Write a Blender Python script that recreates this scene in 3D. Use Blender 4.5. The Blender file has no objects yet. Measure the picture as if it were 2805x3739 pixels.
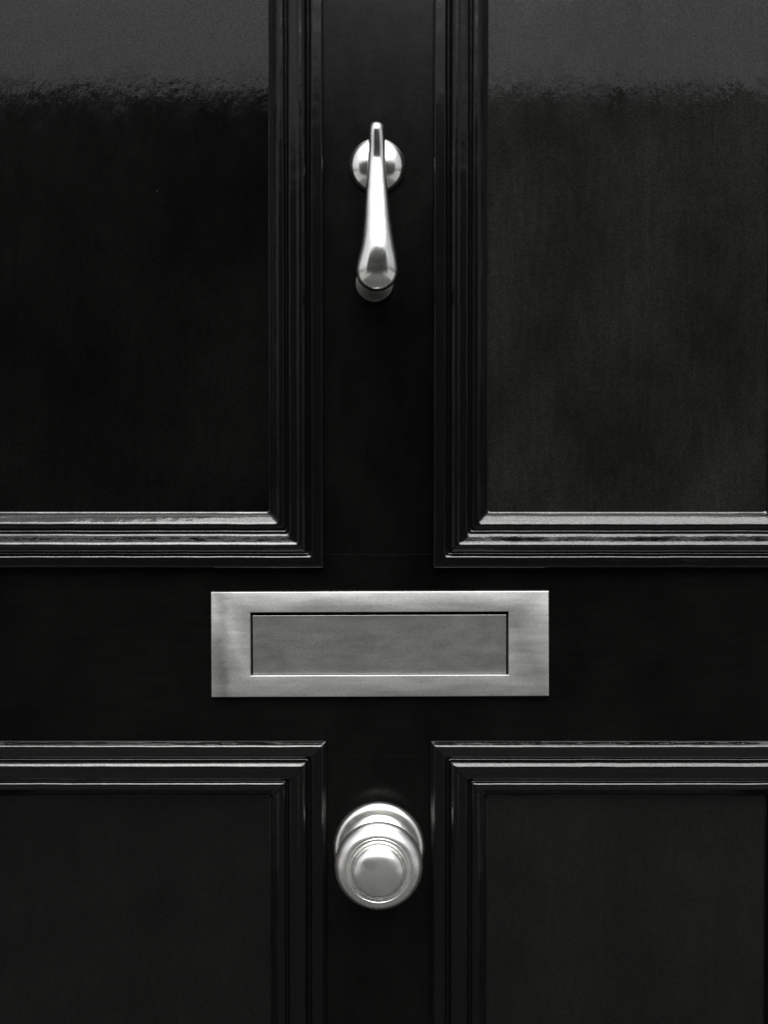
import bpy, bmesh, math, random
from mathutils import Vector, Matrix, noise
random.seed(7)
R = math.radians
scene = bpy.context.scene
COL = scene.collection

# ------------------------------------------------------------------ camera
D = 0.75                      # camera to the door's face
S = 0.0002055                 # metres on the door per photograph pixel
ZC = 1.10                     # height of the picture's centre on the door
W0, H0 = 2805, 3739
TILT = R(1.0)                 # looking down a little
cam_d = bpy.data.cameras.new('camera')
cam = bpy.data.objects.new('camera', cam_d)
COL.objects.link(cam)
cam.location = (0.0, -D, ZC + D * math.tan(TILT))
cam.rotation_euler = (R(90) - TILT, 0, 0)
cam_d.sensor_fit = 'VERTICAL'
cam_d.sensor_height = 36.0
cam_d.lens = 36.0 * (D / math.cos(TILT)) / (H0 * S)
cam_d.clip_start = 0.01
cam_d.clip_end = 500
scene.camera = cam

# ------------------------------------------------------------------ light
SUN_EL, SUN_AZ = 58.0, 14.0   # azimuth from straight in front of the door
world = bpy.data.worlds.new('World')
scene.world = world
world.use_nodes = True
nt = world.node_tree
bg = nt.nodes['Background']
sky = nt.nodes.new('ShaderNodeTexSky')
sky.sky_type = 'NISHITA'
sky.sun_disc = False
sky.sun_elevation = R(SUN_EL)
sky.sun_rotation = R(180 + SUN_AZ)
sky.dust_density = 6.0
sky.air_density = 1.0
hs = nt.nodes.new('ShaderNodeHueSaturation')      # an overcast sky has hardly any blue
hs.inputs['Saturation'].default_value = 0.12
nt.links.new(sky.outputs[0], hs.inputs['Color'])
nt.links.new(hs.outputs[0], bg.inputs['Color'])
bg.inputs['Strength'].default_value = 0.05

sun_d = bpy.data.lights.new('sun', 'SUN')
sun_d.energy = 1.5
sun_d.angle = R(62)
sun_d.color = (1.0, 0.985, 0.965)
sun = bpy.data.objects.new('sun', sun_d)
COL.objects.link(sun)
sd = Vector((math.sin(R(SUN_AZ)) * math.cos(R(SUN_EL)), -math.cos(R(SUN_AZ)) * math.cos(R(SUN_EL)), math.sin(R(SUN_EL))))
sun.location = sd * 20
sun.rotation_euler = sd.to_track_quat('Z', 'Y').to_euler()

vs = scene.view_settings
vs.view_transform = 'Standard'
vs.look = 'None'
vs.exposure = 1.72
vs.gamma = 1.0

# ------------------------------------------------------------------ helpers
CAMM = Matrix.Translation(cam.location) @ cam.rotation_euler.to_matrix().to_4x4()
FPX = cam_d.lens / 36.0 * H0
def P(px, py, d=0.0):
    """point of the plane d metres in front of the door seen at photograph pixel px, py"""
    v = CAMM.to_3x3() @ Vector(((px - W0 / 2) / FPX, -(py - H0 / 2) / FPX, -1.0))
    o = cam.location
    t = (-d - o.y) / v.y
    return o + v * t

def make(name, verts, faces, mat, parent=None, smooth=True, sharp=None):
    me = bpy.data.meshes.new(name)
    me.from_pydata([tuple(v) for v in verts], [], faces)
    bm = bmesh.new(); bm.from_mesh(me)
    bmesh.ops.recalc_face_normals(bm, faces=bm.faces)
    bm.to_mesh(me); bm.free()
    if smooth:
        me.shade_smooth()
        if sharp:
            me.set_sharp_from_angle(angle=R(sharp))
    me.materials.append(mat)
    o = bpy.data.objects.new(name, me)
    COL.objects.link(o)
    if parent: o.parent = parent
    return o

def empty(name, parent=None):
    o = bpy.data.objects.new(name, None)
    o.empty_display_size = 0.05
    COL.objects.link(o)
    if parent: o.parent = parent
    return o

def board(name, x0, x1, z0, z1, y0, y1, mat, parent, bev=0.0005):
    bm = bmesh.new()
    bmesh.ops.create_cube(bm, size=1.0)
    for v in bm.verts:
        v.co = Vector((x0 if v.co.x < 0 else x1, y0 if v.co.y < 0 else y1, z0 if v.co.z < 0 else z1))
    bmesh.ops.bevel(bm, geom=bm.edges[:], offset=bev, segments=2, affect='EDGES', profile=0.5)
    me = bpy.data.meshes.new(name); bm.to_mesh(me); bm.free()
    me.shade_flat()
    me.materials.append(mat)
    o = bpy.data.objects.new(name, me); COL.objects.link(o); o.parent = parent
    return o

def chaikin(pts, n=2):
    for _ in range(n):
        q = [pts[0]]
        for a, b in zip(pts, pts[1:]):
            q.append((a[0] * .75 + b[0] * .25, a[1] * .75 + b[1] * .25))
            q.append((a[0] * .25 + b[0] * .75, a[1] * .25 + b[1] * .75))
        q.append(pts[-1]); pts = q
    return pts

def lathe(name, cx, cz, prof, mat, parent, seg=96, sharp=40, y0=0.0):
    """prof: (radius, distance in front of the door) pairs, metres; axis straight out of the door"""
    verts, faces = [], []
    n = len(prof)
    for k in range(seg):
        a = 2 * math.pi * k / seg
        for r, d in prof:
            r = max(r, 1e-5)
            verts.append((cx + r * math.cos(a), y0 - d, cz + r * math.sin(a)))
    for k in range(seg):
        j = (k + 1) % seg
        for i in range(n - 1):
            faces.append((k * n + i, k * n + i + 1, j * n + i + 1, j * n + i))
    return make(name, verts, faces, mat, parent, True, sharp)

# ------------------------------------------------------------------ materials
def principled(name):
    m = bpy.data.materials.new(name); m.use_nodes = True
    return m, m.node_tree, m.node_tree.nodes['Principled BSDF']

def tex_noise(t, coord, scale, detail=3.0, rough=0.5, vec=(1, 1, 1)):
    mp = t.nodes.new('ShaderNodeMapping'); mp.inputs['Scale'].default_value = vec
    t.links.new(coord, mp.inputs['Vector'])
    n = t.nodes.new('ShaderNodeTexNoise')
    n.inputs['Scale'].default_value = scale
    n.inputs['Detail'].default_value = detail
    n.inputs['Roughness'].default_value = rough
    t.links.new(mp.outputs[0], n.inputs['Vector'])
    return n.outputs['Fac']

def ramp(t, fac, a, b, p0=0.3, p1=0.7):
    r = t.nodes.new('ShaderNodeMapRange')
    r.inputs['From Min'].default_value = p0; r.inputs['From Max'].default_value = p1
    r.inputs['To Min'].default_value = a; r.inputs['To Max'].default_value = b
    t.links.new(fac, r.inputs['Value'])
    return r.outputs[0]

def bump(t, height, dist, prev=None):
    b = t.nodes.new('ShaderNodeBump')
    b.inputs['Strength'].default_value = 1.0
    b.inputs['Distance'].default_value = dist
    t.links.new(height, b.inputs['Height'])
    if prev: t.links.new(prev, b.inputs['Normal'])
    return b.outputs[0]

def paint(name, along, spec=0.36, lumpy=1.0, dull=0.0, ridges=0.0):
    """black gloss paint laid off with a brush along 'x' or 'z'"""
    m, t, p = principled(name)
    tc = t.nodes.new('ShaderNodeTexCoord').outputs['Object']
    st = (0.05, 1, 1) if along == 'x' else (1, 1, 0.05)
    st2 = (0.6, 1, 1) if along == 'x' else (1, 1, 0.6)
    p.inputs['Base Color'].default_value = (0.0021, 0.0022, 0.0021, 1)
    g = tex_noise(t, tc, 1000, 3, 0.7)                       # a bloom of fine dust breaks the gloss up
    t.links.new(ramp(t, g, spec * 0.5, spec * 1.5), p.inputs['Specular IOR Level'])
    r = tex_noise(t, tc, 60, 4, 0.6, st2)
    t.links.new(ramp(t, r, 0.035 + dull, 0.095 + dull), p.inputs['Roughness'])
    b = bump(t, tex_noise(t, tc, 420, 3, 0.6, st), 0.000032)
    b = bump(t, tex_noise(t, tc, 130, 3, 0.6, st2), 0.00007 * lumpy, b)      # lumps left by the brush
    b = bump(t, tex_noise(t, tc, 1300, 2, 0.5), 0.0000035, b)
    b = bump(t, ramp(t, tex_noise(t, tc, 260, 2, 0.5), 0, 1, 0.80, 0.90), 0.00015, b)      # a rare nib of grit under the paint
    if ridges: b = bump(t, tex_noise(t, tc, 110, 3, 0.6, (1, 1, 0.09) if along == 'z' else (0.09, 1, 1)), ridges, b)
    b = bump(t, tex_noise(t, tc, 9, 2, 0.5), 0.00008, b)
    t.links.new(b, p.inputs['Normal'])
    return m

M_V = paint('black_gloss_vertical', 'z', ridges=0.00010)
M_VR = paint('black_gloss_painted_reflection', 'z', ridges=0.00010)
def streak_tone(m, lo, hi, streak, along='z'):
    """blotchy, brush-streaked black; on the right panels its paler tone paints in a reflection"""
    t = m.node_tree; p = t.nodes['Principled BSDF']
    tc = t.nodes.new('ShaderNodeTexCoord').outputs['Object']
    a = ramp(t, tex_noise(t, tc, 9, 5, 0.6, (1, 1, 0.7)), 0, 1, 0.36, 0.66)
    b = ramp(t, tex_noise(t, tc, 210, 4, 0.7, (1, 1, 0.13) if along == 'z' else (0.13, 1, 1)), 1 - streak, 1 + streak, 0.3, 0.7)
    c = ramp(t, tex_noise(t, tc, 900, 2, 0.6), 0.6, 1.4, 0.3, 0.7)
    k = None
    for q in (a, b, c):
        if k is None: k = ramp(t, q, lo, hi, 0, 1); continue
        mm_ = t.nodes.new('ShaderNodeMath'); mm_.operation = 'MULTIPLY'
        t.links.new(k, mm_.inputs[0]); t.links.new(q, mm_.inputs[1]); k = mm_.outputs[0]
    sc = t.nodes.new('ShaderNodeVectorMath'); sc.operation = 'SCALE'
    sc.inputs[0].default_value = (1.0, 1.02, 0.95)
    t.links.new(k, sc.inputs['Scale']); t.links.new(sc.outputs[0], p.inputs['Base Color'])
streak_tone(M_VR, 0.0050, 0.0108, 0.20)  # lighter base colour stands in for a paler reflection, upper right panel
M_VS = paint('black_gloss_faint_reflection', 'z', ridges=0.00010)
streak_tone(M_VS, 0.0022, 0.0046, 0.15)  # the same painted reflection, weaker, for the lower right panel
streak_tone(M_V, 0.0012, 0.0030, 0.15)
M_H = paint('black_gloss_horizontal', 'x')
M_MH = paint('black_moulding_horizontal', 'x', 0.6, 2.0)
M_MV = paint('black_moulding_vertical', 'z', 0.22, 1.2, 0.08)
M_FV = paint('black_frame_paint_vertical', 'z', 0.11, 1.0, 0.13)       # gloss cut on the frame to put in a dark figure's reflection
M_FH = paint('black_frame_paint_horizontal', 'x', 0.11, 1.0, 0.13)

streak_tone(M_FV, 0.0010, 0.0028, 0.15)
streak_tone(M_FH, 0.0010, 0.0030, 0.2, 'x')

def satin(name, col, r0, r1, grime=0.5, scale=40, brush=(1, 1, 1), bumpd=0.000003, grain=0.08, lo=0.33, hi=0.62):
    m, t, p = principled(name)
    tc = t.nodes.new('ShaderNodeTexCoord').outputs['Object']
    p.inputs['Metallic'].default_value = 1.0
    n1 = tex_noise(t, tc, scale, 6, 0.62, brush)
    n2 = tex_noise(t, tc, 1100, 3, 0.6)
    n3 = tex_noise(t, tc, scale * 2.3, 4, 0.6, brush)
    n4 = tex_noise(t, tc, 1500, 2, 0.5, (0.02, 1, 1))       # polishing marks run across
    mul = t.nodes.new('ShaderNodeMath'); mul.operation = 'MULTIPLY'
    mul2 = t.nodes.new('ShaderNodeMath'); mul2.operation = 'MULTIPLY'
    t.links.new(ramp(t, n1, 1 - grime, 1.0, lo, hi), mul.inputs[0])
    t.links.new(ramp(t, n2, 1 - grain, 1 + grain), mul2.inputs[0])
    t.links.new(ramp(t, n4, 1 - grain * .25, 1 + grain * .25), mul2.inputs[1])
    t.links.new(mul2.outputs[0], mul.inputs[1])
    sc = t.nodes.new('ShaderNodeVectorMath'); sc.operation = 'SCALE'
    sc.inputs[0].default_value = col
    t.links.new(mul.outputs[0], sc.inputs['Scale'])
    t.links.new(sc.outputs[0], p.inputs['Base Color'])
    t.links.new(ramp(t, n3, r1, r0, 0.3, 0.7), p.inputs['Roughness'])
    t.links.new(bump(t, n2, bumpd), p.inputs['Normal'])
    return m

M_KNOB = satin('satin_chrome', (0.93, 0.93, 0.91), 0.26, 0.33, 0.10, 60, (1, 1, 1), 0.000001, 0.03)
M_KNOCK = satin('polished_nickel', (0.84, 0.84, 0.82), 0.15, 0.21, 0.14, 70)
M_STRIKE = satin('dull_nickel', (0.15, 0.15, 0.145), 0.3, 0.4, 0.2, 60)
M_PLATE = satin('brushed_plate', (0.66, 0.665, 0.65), 0.40, 0.48, 0.20, 75, (0.16, 1, 1), 0.000008, 0.16, 0.38, 0.6)
def edge_stain(m, x, half, depth):
    """a dark streak of old polish down the metal at x"""
    t = m.node_tree; p = t.nodes['Principled BSDF']
    tc = t.nodes.new('ShaderNodeTexCoord').outputs['Object']
    sx = t.nodes.new('ShaderNodeSeparateXYZ'); t.links.new(tc, sx.inputs[0])
    wob = t.nodes.new('ShaderNodeMath'); wob.operation = 'ADD'
    t.links.new(sx.outputs[0], wob.inputs[0])
    t.links.new(ramp(t, tex_noise(t, tc, 45, 3, 0.6), -0.004, 0.004), wob.inputs[1])
    d = t.nodes.new('ShaderNodeMath'); d.operation = 'SUBTRACT'; d.inputs[1].default_value = x
    t.links.new(wob.outputs[0], d.inputs[0])
    a = t.nodes.new('ShaderNodeMath'); a.operation = 'ABSOLUTE'; t.links.new(d.outputs[0], a.inputs[0])
    k = ramp(t, a.outputs[0], 1 - depth, 1.0, half * 0.2, half)
    src = p.inputs['Base Color'].links[0].from_socket
    sc = t.nodes.new('ShaderNodeVectorMath'); sc.operation = 'SCALE'
    t.links.new(src, sc.inputs[0]); t.links.new(k, sc.inputs['Scale'])
    t.links.new(sc.outputs[0], p.inputs['Base Color'])
edge_stain(M_PLATE, -0.1215, 0.008, 0.32)
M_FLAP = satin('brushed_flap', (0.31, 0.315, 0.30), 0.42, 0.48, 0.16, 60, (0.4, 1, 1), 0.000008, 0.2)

# ------------------------------------------------------------------ the door
door = empty('front_door')
door['label'] = 'black gloss painted panelled front door with bright metal knocker, letter plate and knob'
door['category'] = 'door'
door['kind'] = 'thing'

MW = 0.0415                                     # width of the moulding round a panel
# outer edges of the mouldings, in photograph pixels on the door's face
def X(px): return P(px, 1800).x
def Z(py): return P(1402, py).z
xl0, xl1 = X(-226) - 0.0024, X(1181) + 0.0024
xr0, xr1 = X(1583) - 0.0024, X(3009) + 0.0024
xd0, xd1 = X(-207) - 0.105, X(2999) + 0.105
z_up, z_lo = Z(2071) - 0.0024, Z(2702)
z_top, z_bot, z_head, z_foot = 1.90, 0.235, 2.03, 0.008
TH = 0.044
IN = 0.012                                      # the moulding laps over the frame by this much
def frame_board(name, x0, x1, z0, z1, mat): return board(name, x0, x1, z0, z1, 0.0, TH, mat, door, 0.00004)
frame_board('stile', xd0, xl0 + IN, z_foot, z_head, M_FV)
frame_board('stile', xr1 - IN, xd1, z_foot, z_head, M_FV)
frame_board('rail', xl0 + IN, xr1 - IN, z_lo - IN, z_up + IN, M_FH)
frame_board('rail', xl0 + IN, xr1 - IN, z_top - IN, z_head, M_FH)
frame_board('rail', xl0 + IN, xr1 - IN, z_foot, z_bot + IN, M_FH)
frame_board('muntin', xl1 - IN, xr0 + IN, z_up + IN, z_top - IN, M_FV)
frame_board('muntin', xl1 - IN, xr0 + IN, z_bot + IN, z_lo - IN, M_FV)

CH = 2.4                                        # chamfered outer edge
PROF = [(-2.4, -0.3), (-2.4, 2.0), (-2.4, 2.4), (-2.3, 2.85), (-0.4, 5.25), (0.15, 6.1), (1.0, 6.93), (1.9, 7.0), (4, 6.95), (6.6, 7.0), (7.5, 7.0), (8.3, 6.8),
        (9.4, 5.6), (10.0, 4.6), (10.7, 4.2), (11.4, 4.5), (12.0, 5.6), (12.9, 7.2), (14.0, 8.5), (15.4, 9.3), (16.8, 9.5),
        (17.4, 9.4), (18.1, 9.1), (18.6, 8.75), (19.2, 8.5), (22.0, 7.85), (24.5, 7.25), (25.1, 6.75), (25.7, 5.8), (26.3, 4.5), (27.0, 3.5), (27.8, 3.3), (28.3, 3.8), (29.0, 4.7),
        (30.2, 5.35), (31.8, 5.3), (33.2, 5.0), (34.2, 4.2), (36.2, 2.4), (38.2, 0.6), (39.2, -0.7), (39.7, -2.6), (40.2, -4.0), (41.0, -4.6), (41.6, -4.95)]
PROF = [(a + CH, b) for a, b in PROF]
PROF = [(a / 1000, b / 1000) for a, b in PROF]
PROF = [PROF[0]] + chaikin(PROF[1:], 1)

# the upper mouldings keep a square outer edge, the lower ones a weathered chamfer
SQUARE = [(max(a, 0.0021 + 0.03 * b if b < 0.0068 else a), b) for a, b in PROF]
SQUARE = [(min(a, 0.0024) if b < 0.0062 and a < 0.004 else a, b) for a, b in SQUARE]

def strip(side, x0, x1, z0, z1, mat, parent, seed, PROF=PROF):
    """one mitred length of the panel moulding, its corners softened by layers of paint"""
    n = len(PROF)
    L = (x1 - x0) if side in 'tb' else (z1 - z0)
    verts, faces, rings = [], [], 0
    def corner_path(s):
        r = 0.0012 + 0.0014 * min(1, s / 0.03)
        u0, u1 = s, L - s
        pts = []
        for k in range(5):                                   # half arc out of the first mitre
            a = R(45) * (1 - k / 4)
            pts.append((u0 + r - r * math.sin(a), s + r - r * math.cos(a)))
        m = max(8, int(L / 0.003))
        for k in range(1, m):
            pts.append((u0 + r + (u1 - u0 - 2 * r) * k / m, s))
        for k in range(5):
            a = R(45) * k / 4
            pts.append((u1 - r + r * math.sin(a), s + r - r * math.cos(a)))
        return pts
    paths = [corner_path(s) for s, h in PROF]
    m = len(paths[0])
    for j in range(m):
        for i, (s, h) in enumerate(PROF):
            u, w = paths[i][j]
            wob = noise.noise(Vector((u * 38 + seed * 7.3, s * 60, seed))) * 0.00016 + noise.noise(Vector((u * 130, s * 90, seed + 5))) * 0.00006
            wob2 = noise.noise(Vector((u * 45 + 40, s * 60, seed + 9))) * 0.00022 + noise.noise(Vector((u * 160, s * 90, seed + 2))) * 0.00007
            hh = h + (wob if 0.002 < s < 0.042 else 0)
            ww = w + (wob2 if 0.0003 < s < 0.0434 else 0)
            if side == 'b': q = (x0 + u, -hh, z0 + ww)
            if side == 't': q = (x0 + u, -hh, z1 - ww)
            if side == 'l': q = (x0 + ww, -hh, z0 + u)
            if side == 'r': q = (x1 - ww, -hh, z0 + u)
            verts.append(q)
    for j in range(m - 1):
        for i in range(n - 1):
            a = j * n + i
            faces.append((a, a + 1, a + n + 1, a + n))
    o = make('moulding', verts, faces, mat, parent, True, 50)
    # keep faces looking out of the door
    me = o.data
    if sum(p.normal.y * p.area for p in me.polygons) > 0:
        me.flip_normals()
    return o

def panel(x0, x1, z0, z1, seed, mat=None):
    p = board('panel', x0 + IN + 0.001, x1 - IN - 0.001, z0 + IN + 0.001, z1 - IN - 0.001, 0.0048, 0.030, mat or M_V, door)
    for k, s in enumerate('btlr'):
        strip(s, x0, x1, z0, z1, M_MH if s in 'bt' else M_MV, p, seed * 10 + k, SQUARE if z1 > 1.5 else PROF)
    return p
panel(xl0, xl1, z_up, z_top, 1)
panel(xr0, xr1, z_up, z_top, 2, M_VR)['label'] = 'upper right panel, a pale streaky reflection painted into its black'
panel(xl0, xl1, z_bot, z_lo, 3)
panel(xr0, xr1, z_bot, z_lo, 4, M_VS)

# ------------------------------------------------------------------ letter plate
PT = 0.0042
c0, c1 = P(770, 2160, PT), P(2005, 2544, PT)
a0, a1 = P(913.5, 2235, PT), P(1858, 2466, PT)
lp = None
def plate():
    ox0, ox1, oz0, oz1 = c0.x, c1.x, c1.z, c0.z
    ix0, ix1, iz0, iz1 = a0.x, a1.x, a1.z, a0.z
    def rect(x0, x1, z0, z1, y): return [(x0, y, z0), (x1, y, z0), (x1, y, z1), (x0, y, z1)]
    b = 0.0007
    ib = 0.0006
    rings = [rect(ox0, ox1, oz0, oz1, 0.0), rect(ox0, ox1, oz0, oz1, -PT + b),
             rect(ox0 + b * .3, ox1 - b * .3, oz0 + b * .3, oz1 - b * .3, -PT + b * .3),
             rect(ox0 + b, ox1 - b, oz0 + b, oz1 - b, -PT),
             rect(ix0 - ib, ix1 + ib, iz0 - ib, iz1 + ib, -PT), rect(ix0 - ib * .3, ix1 + ib * .3, iz0 - ib * .3, iz1 + ib * .3, -PT + ib * .3),
             rect(ix0, ix1, iz0, iz1, -PT + ib),
             rect(ix0, ix1, iz0, iz1, -0.0003)]
    v = [q for r in rings for q in r]
    f = []
    for k in range(len(rings) - 1):
        for i in range(4):
            j = (i + 1) % 4
            f.append((k * 4 + i, k * 4 + j, k * 4 + 4 + j, k * 4 + 4 + i))
    o = make('letter_plate', v, f, M_PLATE, door, True, 30)
    fl = board('flap', ix0 + .0014, ix1 - .0014, iz0 + .0005, iz1 - .0025, -0.0018, -0.0009, M_FLAP, o, 0.0003)
    mid = Vector(((ix0 + ix1) / 2, 0, iz1))
    fl.data.transform(Matrix.Translation(mid) @ Matrix.Rotation(R(1.0), 4, 'X') @ Matrix.Translation(-mid))
    ctr = Vector(((ox0 + ox1) / 2, 0, (oz0 + oz1) / 2))
    for ob in (o, fl):
        ob.data.transform(Matrix.Translation(ctr) @ Matrix.Rotation(R(-0.2), 4, 'Y') @ Matrix.Translation(-ctr))
    return o
lp = plate()
lp['label'] = 'wide brushed metal letter plate with a recessed flap on the middle rail'

# ------------------------------------------------------------------ door knob
def knob():
    base = P(1384, 3098, 0.003)
    cx, cz = base.x, base.z
    mm = lambda L: [(a / 1000, b / 1000) for a, b in L]
    rose = mm([(34.2, 0.0), (34.3, 1.6)] + chaikin([(34.3, 1.6), (34.0, 3.4), (32.8, 5.2), (31.0, 6.2), (30.4, 6.3)], 2) +
              [(30.2, 6.0), (29.8, 5.9), (26.4, 6.1)] + chaikin([(26.4, 6.1), (24.5, 6.8), (21.5, 9.0), (18.5, 12.5), (16.5, 17), (15.5, 22)], 2) + [(15.2, 26)])
    o = lathe('door_knob', cx, cz, rose, M_KNOB, door)
    o.name = o.data.name = 'door_knob'
    o['label'] = 'round stepped satin metal centre door knob on a circular rose'
    grip = mm(chaikin([(13.5, 24), (15.5, 26), (20, 29), (26, 32), (29.3, 34.2), (30.6, 35.2)], 2) + [(30.9, 35.6)] +
              chaikin([(30.9, 35.6), (31.6, 36.6), (31.6, 38.5), (30.6, 41.6), (28.6, 44.6), (26.2, 46.6), (24.2, 47.3), (23.4, 47.4)], 3) +
              [(22.7, 47.3), (22.3, 46.8), (21.9, 45.6), (21.4, 45.3), (20.9, 45.9), (20.6, 46.9), (20.2, 47.3), (19.7, 47.2), (19.4, 46.5), (19.2, 45.2)])
    lathe('grip', cx, cz, grip, M_KNOB, o, sharp=60)
    cap = mm([(19.3, 45.0), (18.9, 45.4), (18.65, 46.4), (18.6, 47.6)] +
             chaikin([(18.6, 47.6), (18.5, 49.4), (17.9, 51.4), (16.4, 53.3), (13.6, 54.9), (9.8, 55.9), (5, 56.5), (0.0, 56.7)], 3))
    lathe('cap', cx, cz, cap, M_KNOB, o, sharp=60)
    return o
knob()

# ------------------------------------------------------------------ door knocker
def knocker():
    K = 800 / 2212
    def zp(zx, zy, d): return P(1150 + zx * K, 380 + zy * K, d)
    mm = lambda L: [(a / 1000, b / 1000) for a, b in L]
    c = zp(628, 612, 0.004)
    rose = mm(chaikin([(20.8, 0.0), (20.8, 1.2), (20.2, 3.4), (18.9, 5.4), (16.5, 7.4), (12.5, 9.2), (8, 10.2), (6.2, 10.5)], 2) + [(5.6, 11), (5.5, 16)])
    o = lathe('door_knocker', c.x, c.z, rose, M_KNOCK, door)
    o['label'] = 'bright metal drop knocker with a pear shaped end hanging from a round rose'
    st = zp(602, 1806, 0.003)
    strike = mm([(14.3, 0.0), (14.3, 2.6)] + chaikin([(14.3, 2.6), (14.1, 3.8), (12.8, 4.4), (9, 4.8), (7.2, 5.2), (6.6, 7), (6.5, 10)], 2) + [(6.5, 25), (5.5, 26), (0, 26.2)])
    lathe('strike_plate', st.x, st.z, strike, M_STRIKE, o)
    sec = [  # y, left, right in the enlarged photograph; back and front distance from the door, mm
        (176, 612, 632, 17.0, 18.6), (181, 590, 656, 15.0, 20.4), (192, 571, 676, 13.2, 22.0), (210, 557, 690, 11.8, 23.2), (235, 547, 700, 11.0, 23.7),
        (280, 543, 705, 10.6, 23.5), (400, 543, 711, 10.0, 22.3), (480, 541, 712, 9.8, 21.5), (540, 538, 712, 9.8, 21.2), (590, 535, 713, 10.2, 21.8), (640, 531, 715, 10.8, 22.8), (750, 524, 723, 13, 25.8),
        (870, 513, 737, 15.5, 29.4), (1000, 506, 748, 18.2, 33.2), (1100, 500, 758, 20, 36.2), (1200, 492, 770, 21.5, 39.2), (1270, 485, 782, 22.4, 41.6), (1320, 480, 790, 22.8, 42.8), (1370, 473, 799, 23.0, 43.6), (1420, 466, 808, 23.1, 44.1), (1470, 456, 817, 23.2, 44.3), (1520, 444, 826, 23.3, 44.3), (1580, 429, 834, 23.4, 44.0), (1640, 416, 841, 23.4, 43.7), (1690, 412, 842, 23.5, 43.2),
        (1740, 421, 833, 23.9, 42.5), (1790, 442, 812, 24.8, 41.2), (1830, 473, 781, 26.0, 39.4), (1860, 509, 745, 27.4, 37.6), (1880, 550, 704, 28.9, 35.6), (1890, 586, 668, 30.2, 34.0)]
    verts, faces = [], []
    N = 40
    for (y, l, r, db, df) in sec:
        dc = (db + df) / 2000
        cx, a, b = (l + r) / 2, (r - l) / 2, (df - db) / 2000
        e = 2 / 2.02
        for k in range(N):                          # each section lies square to the swing of the drop
            t = 2 * math.pi * k / N
            ct, s_ = math.cos(t), math.sin(t)
            verts.append(tuple(zp(cx + a * math.copysign(abs(ct) ** e, ct), y, dc + b * math.copysign(abs(s_) ** e, s_))))
    n = len(sec)
    for i in range(n - 1):
        for k in range(N):
            j = (k + 1) % N
            faces.append((i * N + k, i * N + j, (i + 1) * N + j, (i + 1) * N + k))
    faces.append(tuple(range(N))); faces.append(tuple((n - 1) * N + k for k in range(N)))
    h = make('handle', verts, faces, M_KNOCK, o, True)
    m = h.modifiers.new('smooth', 'SUBSURF'); m.levels = 2; m.render_levels = 2
knocker()

# ------------------------------------------------------------------ added out of view for the gloss to reflect: ground sheets, a dark mass
def ground_material(name, a, b, scale, depth):
    m, t, p = principled(name)
    tc = t.nodes.new('ShaderNodeTexCoord').outputs['Object']
    mx = t.nodes.new('ShaderNodeMix'); mx.data_type = 'RGBA'
    mx.inputs['A'].default_value = (*a, 1); mx.inputs['B'].default_value = (*b, 1)
    t.links.new(ramp(t, tex_noise(t, tc, scale, 6, 0.6), 0, 1, 0.38, 0.62), mx.inputs['Factor'])
    t.links.new(mx.outputs['Result'], p.inputs['Base Color'])
    p.inputs['Roughness'].default_value = 0.85
    t.links.new(bump(t, tex_noise(t, tc, 60, 4, 0.6), depth), p.inputs['Normal'])
    return m
def sheet(name, x0, x1, y0, y1, z, mat):
    o = make(name, [(x0, y0, z), (x1, y0, z), (x1, y1, z), (x0, y1, z)], [(0, 1, 2, 3)], mat, None, False)
    o['kind'] = 'structure'
sheet('ground', -150, 150, -150, 150, 0.0, ground_material('pale_side_ground', (0.15, 0.15, 0.145), (0.23, 0.23, 0.22), 3, 0.006))  # unseen ground, made pale to brighten the sides of the metal
sheet('added_dark_strip', -2.3, 2.3, -8.0, -0.02, 0.004, ground_material('dark_strip', (0.022, 0.022, 0.021), (0.042, 0.042, 0.040), 1.5, 0.003))  # unseen dark strip, added to darken the reflections straight ahead
# unseen dark mass, added so the gloss mirrors its top edge against the sky
bw = board('opposite_mass', -8.5, 8.5, 0.0, 5.10, -9.4, -9.1, ground_material('dark_mass', (0.045, 0.047, 0.043), (0.10, 0.102, 0.095), 1.0, 0.004), None, 0.03)
bw['kind'] = 'structure'
